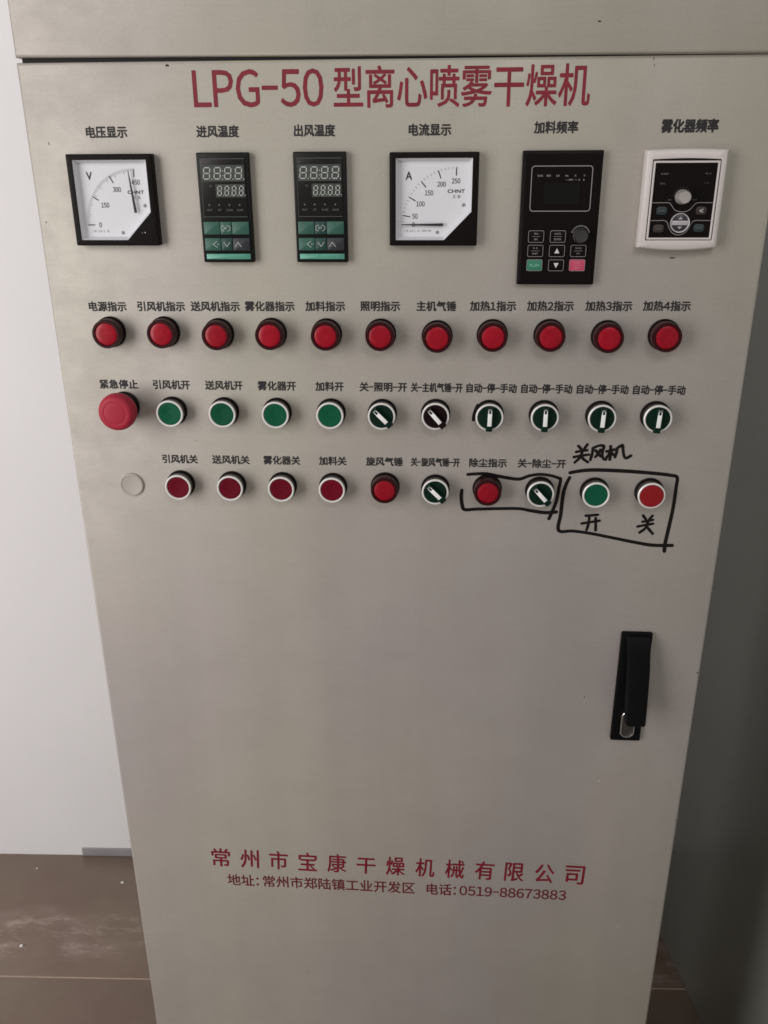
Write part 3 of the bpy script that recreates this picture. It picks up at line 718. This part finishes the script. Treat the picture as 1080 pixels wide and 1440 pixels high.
link("inner_frame", loft([(fr, .0085), (fr, .0116), (inset_poly(fr, .0003), .0119), (inset_poly(fi, -.0003), .0119), (fi, .0116), (fi, .0100)]), FRAMEW, wk)
link("keypad_face", prism(rectmm(8.1, 10.5, 62.1, 73.4, .3), .0086, .0106), BLACKG, wk)
link("keypad_knob", lathe([(.0064, .0106), (.0064, .0130), (.0060, .0136), (.0055, .0215), (.0047, .0226), (.0036, .0225), (0, .0222)], 40), SILVER, wk, (34.2*mm, 0, -38.6*mm))
F = Flat(.0108)
def curve(pts): return spline(pts, 6)
F.stroke(curve([Q(8.6, 43.6), Q(16, 43.6), Q(23.0, 43.6), Q(25.6, 45.4), Q(28.6, 49.2), Q(33, 51.0), Q(38.6, 51.0), Q(42.6, 49.0), Q(45.6, 45.3), Q(48.6, 43.6), Q(56, 43.6), Q(61.6, 43.6)]), .55*mm, caps=False)
F.stroke(curve([Q(8.6, 58.6), Q(15, 58.6), Q(21.0, 58.6), Q(23.8, 60.4), Q(25.4, 64.2), Q(29, 69.0), Q(34.5, 70.9), Q(40.2, 69.0), Q(43.6, 64.2), Q(45.2, 60.4), Q(48, 58.6), Q(55, 58.6), Q(61.6, 58.6)]), .55*mm, caps=False)
F.build("face_lines", OUTL, wk)
F = Flat(.0108)
textc(F, "ALARM", 17.0*mm, -19.6*mm, 1.4*mm, .03); textc(F, "RUN", 16.0*mm, -27.6*mm, 1.4*mm, .02); textc(F, "Hz  A", 54.5*mm, -19.4*mm, 1.4*mm, .02)
textc(F, "V  %", 54.0*mm, -27.4*mm, 1.3*mm, 0); textc(F, "MIN", 23.6*mm, -41.2*mm, 1.2*mm, 0); textc(F, "MAX", 45.5*mm, -41.2*mm, 1.2*mm, 0)
for k in range(9):
    a = math.radians(10+k*20); F.poly([Q(34.4+7.9*math.cos(a)+.25*c_, 38.6-7.9*math.sin(a)+.25*d_) for c_, d_ in ((-1, -1), (1, -1), (1, 1), (-1, 1))])
F.build("face_print", DIMINK, wk)
for a, b, m, t in ((17.8, 50.3, TEALD, "FUNC"), (52.2, 50.3, MAROD, "<"), (16.6, 65.4, MAROD, "RUN"), (52.0, 65.0, TEALD, "STOP")):
    k_ = link("keypad_key", prism(rectmm(a-4.6, b-3.4, a+4.6, b+3.4, 2.2), .0105, .0112, .0003), m, wk)
    F = Flat(.0114); textc(F, t, a*mm, -b*mm, (1.7 if t != "<" else 3.2)*mm, .03); F.build("key_lettering", LINEG if t != "<" else PALEINK, wk)
jog = link("jog_button", lathe([(.0071, .0100), (.0071, .0114), (.0066, .0117), (0, .0118)], 48), mat("slate_plastic", (.03, .027, .036), .35), wk, (34.8*mm, 0, -60.6*mm))
link("jog_ring", lathe([(.0085, .0104), (.0085, .0120), (.0081, .0125), (.0075, .0122), (.0072, .0112)], 48), SILVERB, wk, (34.8*mm, 0, -60.6*mm))
link("jog_bar", prism(rrect(-.0071, -.0019, .0071, .0019, .0004), .0116, .0124, .0003), SILVERB, wk, (34.8*mm, 0, -60.6*mm))
F = Flat(.0120); F.poly([(-.0021, .0031), (.0021, .0031), (0, .0053)]); F.poly([(-.0021, -.0031), (0, -.0053), (.0021, -.0031)])
F.build("jog_arrows", SILVERB, wk, (34.8*mm, 0, -60.6*mm))

# ------------------------------------------------------------------ swing handle lock
hx, hz = .6012, .951
hp = part("door_lock", prism(rrect(-.0165, -.070, .0165, .070, .0016), 0, .0045, .0010), BLACKM, hx, hz, label="black swing handle lock, its lever half raised")
bm = bmesh.new()
def lv(z, w, y0, y1, b=.0014):   # one cross-section of the lever
    return [(-w, -y0, z), (-w, -(y1-b*1.6), z), (-w+b, -y1, z), (-w*.3, -(y1+.0006), z), (w*.3, -(y1+.0006), z), (w-b, -y1, z), (w, -(y1-b*1.6), z), (w, -y0, z)]
secs = [lv(.0675, .0128, .0040, .0075), lv(.0640, .0126, .0040, .0110), (lv(.050, .0122, .0060, .0150)), lv(.030, .0118, .0105, .0200), lv(0, .0115, .0160, .0262), lv(-.020, .0110, .0200, .0305), lv(-.0300, .0108, .0225, .0322), lv(-.0315, .0100, .0240, .0312)]
rs = [[bm.verts.new((a+min(1, k_/3)*.0028, b_, c_)) for a, b_, c_ in s] for k_, s in enumerate(secs)]
for a, b in zip(rs, rs[1:]):
    for k in range(8): bm.faces.new((a[k], a[(k+1) % 8], b[(k+1) % 8], b[k]))
bm.faces.new(rs[0]); bm.faces.new(rs[-1])
link("lever", fin(bm, True, 35), BLACKM, hp)
slot = rrect(-.0074, -.0645, .0086, -.0300, .0074, 8)
link("key_escutcheon", loft([(slot, .0044), (slot, .0062), (inset_poly(slot, .0005), .0068), (inset_poly(slot, .0014), .0066), (inset_poly(slot, .0018), .0052)]), LOCKM, hp)
link("lock_core", prism(inset_poly(slot, .0017), .0044, .0054, .0002), LOCKD, hp)
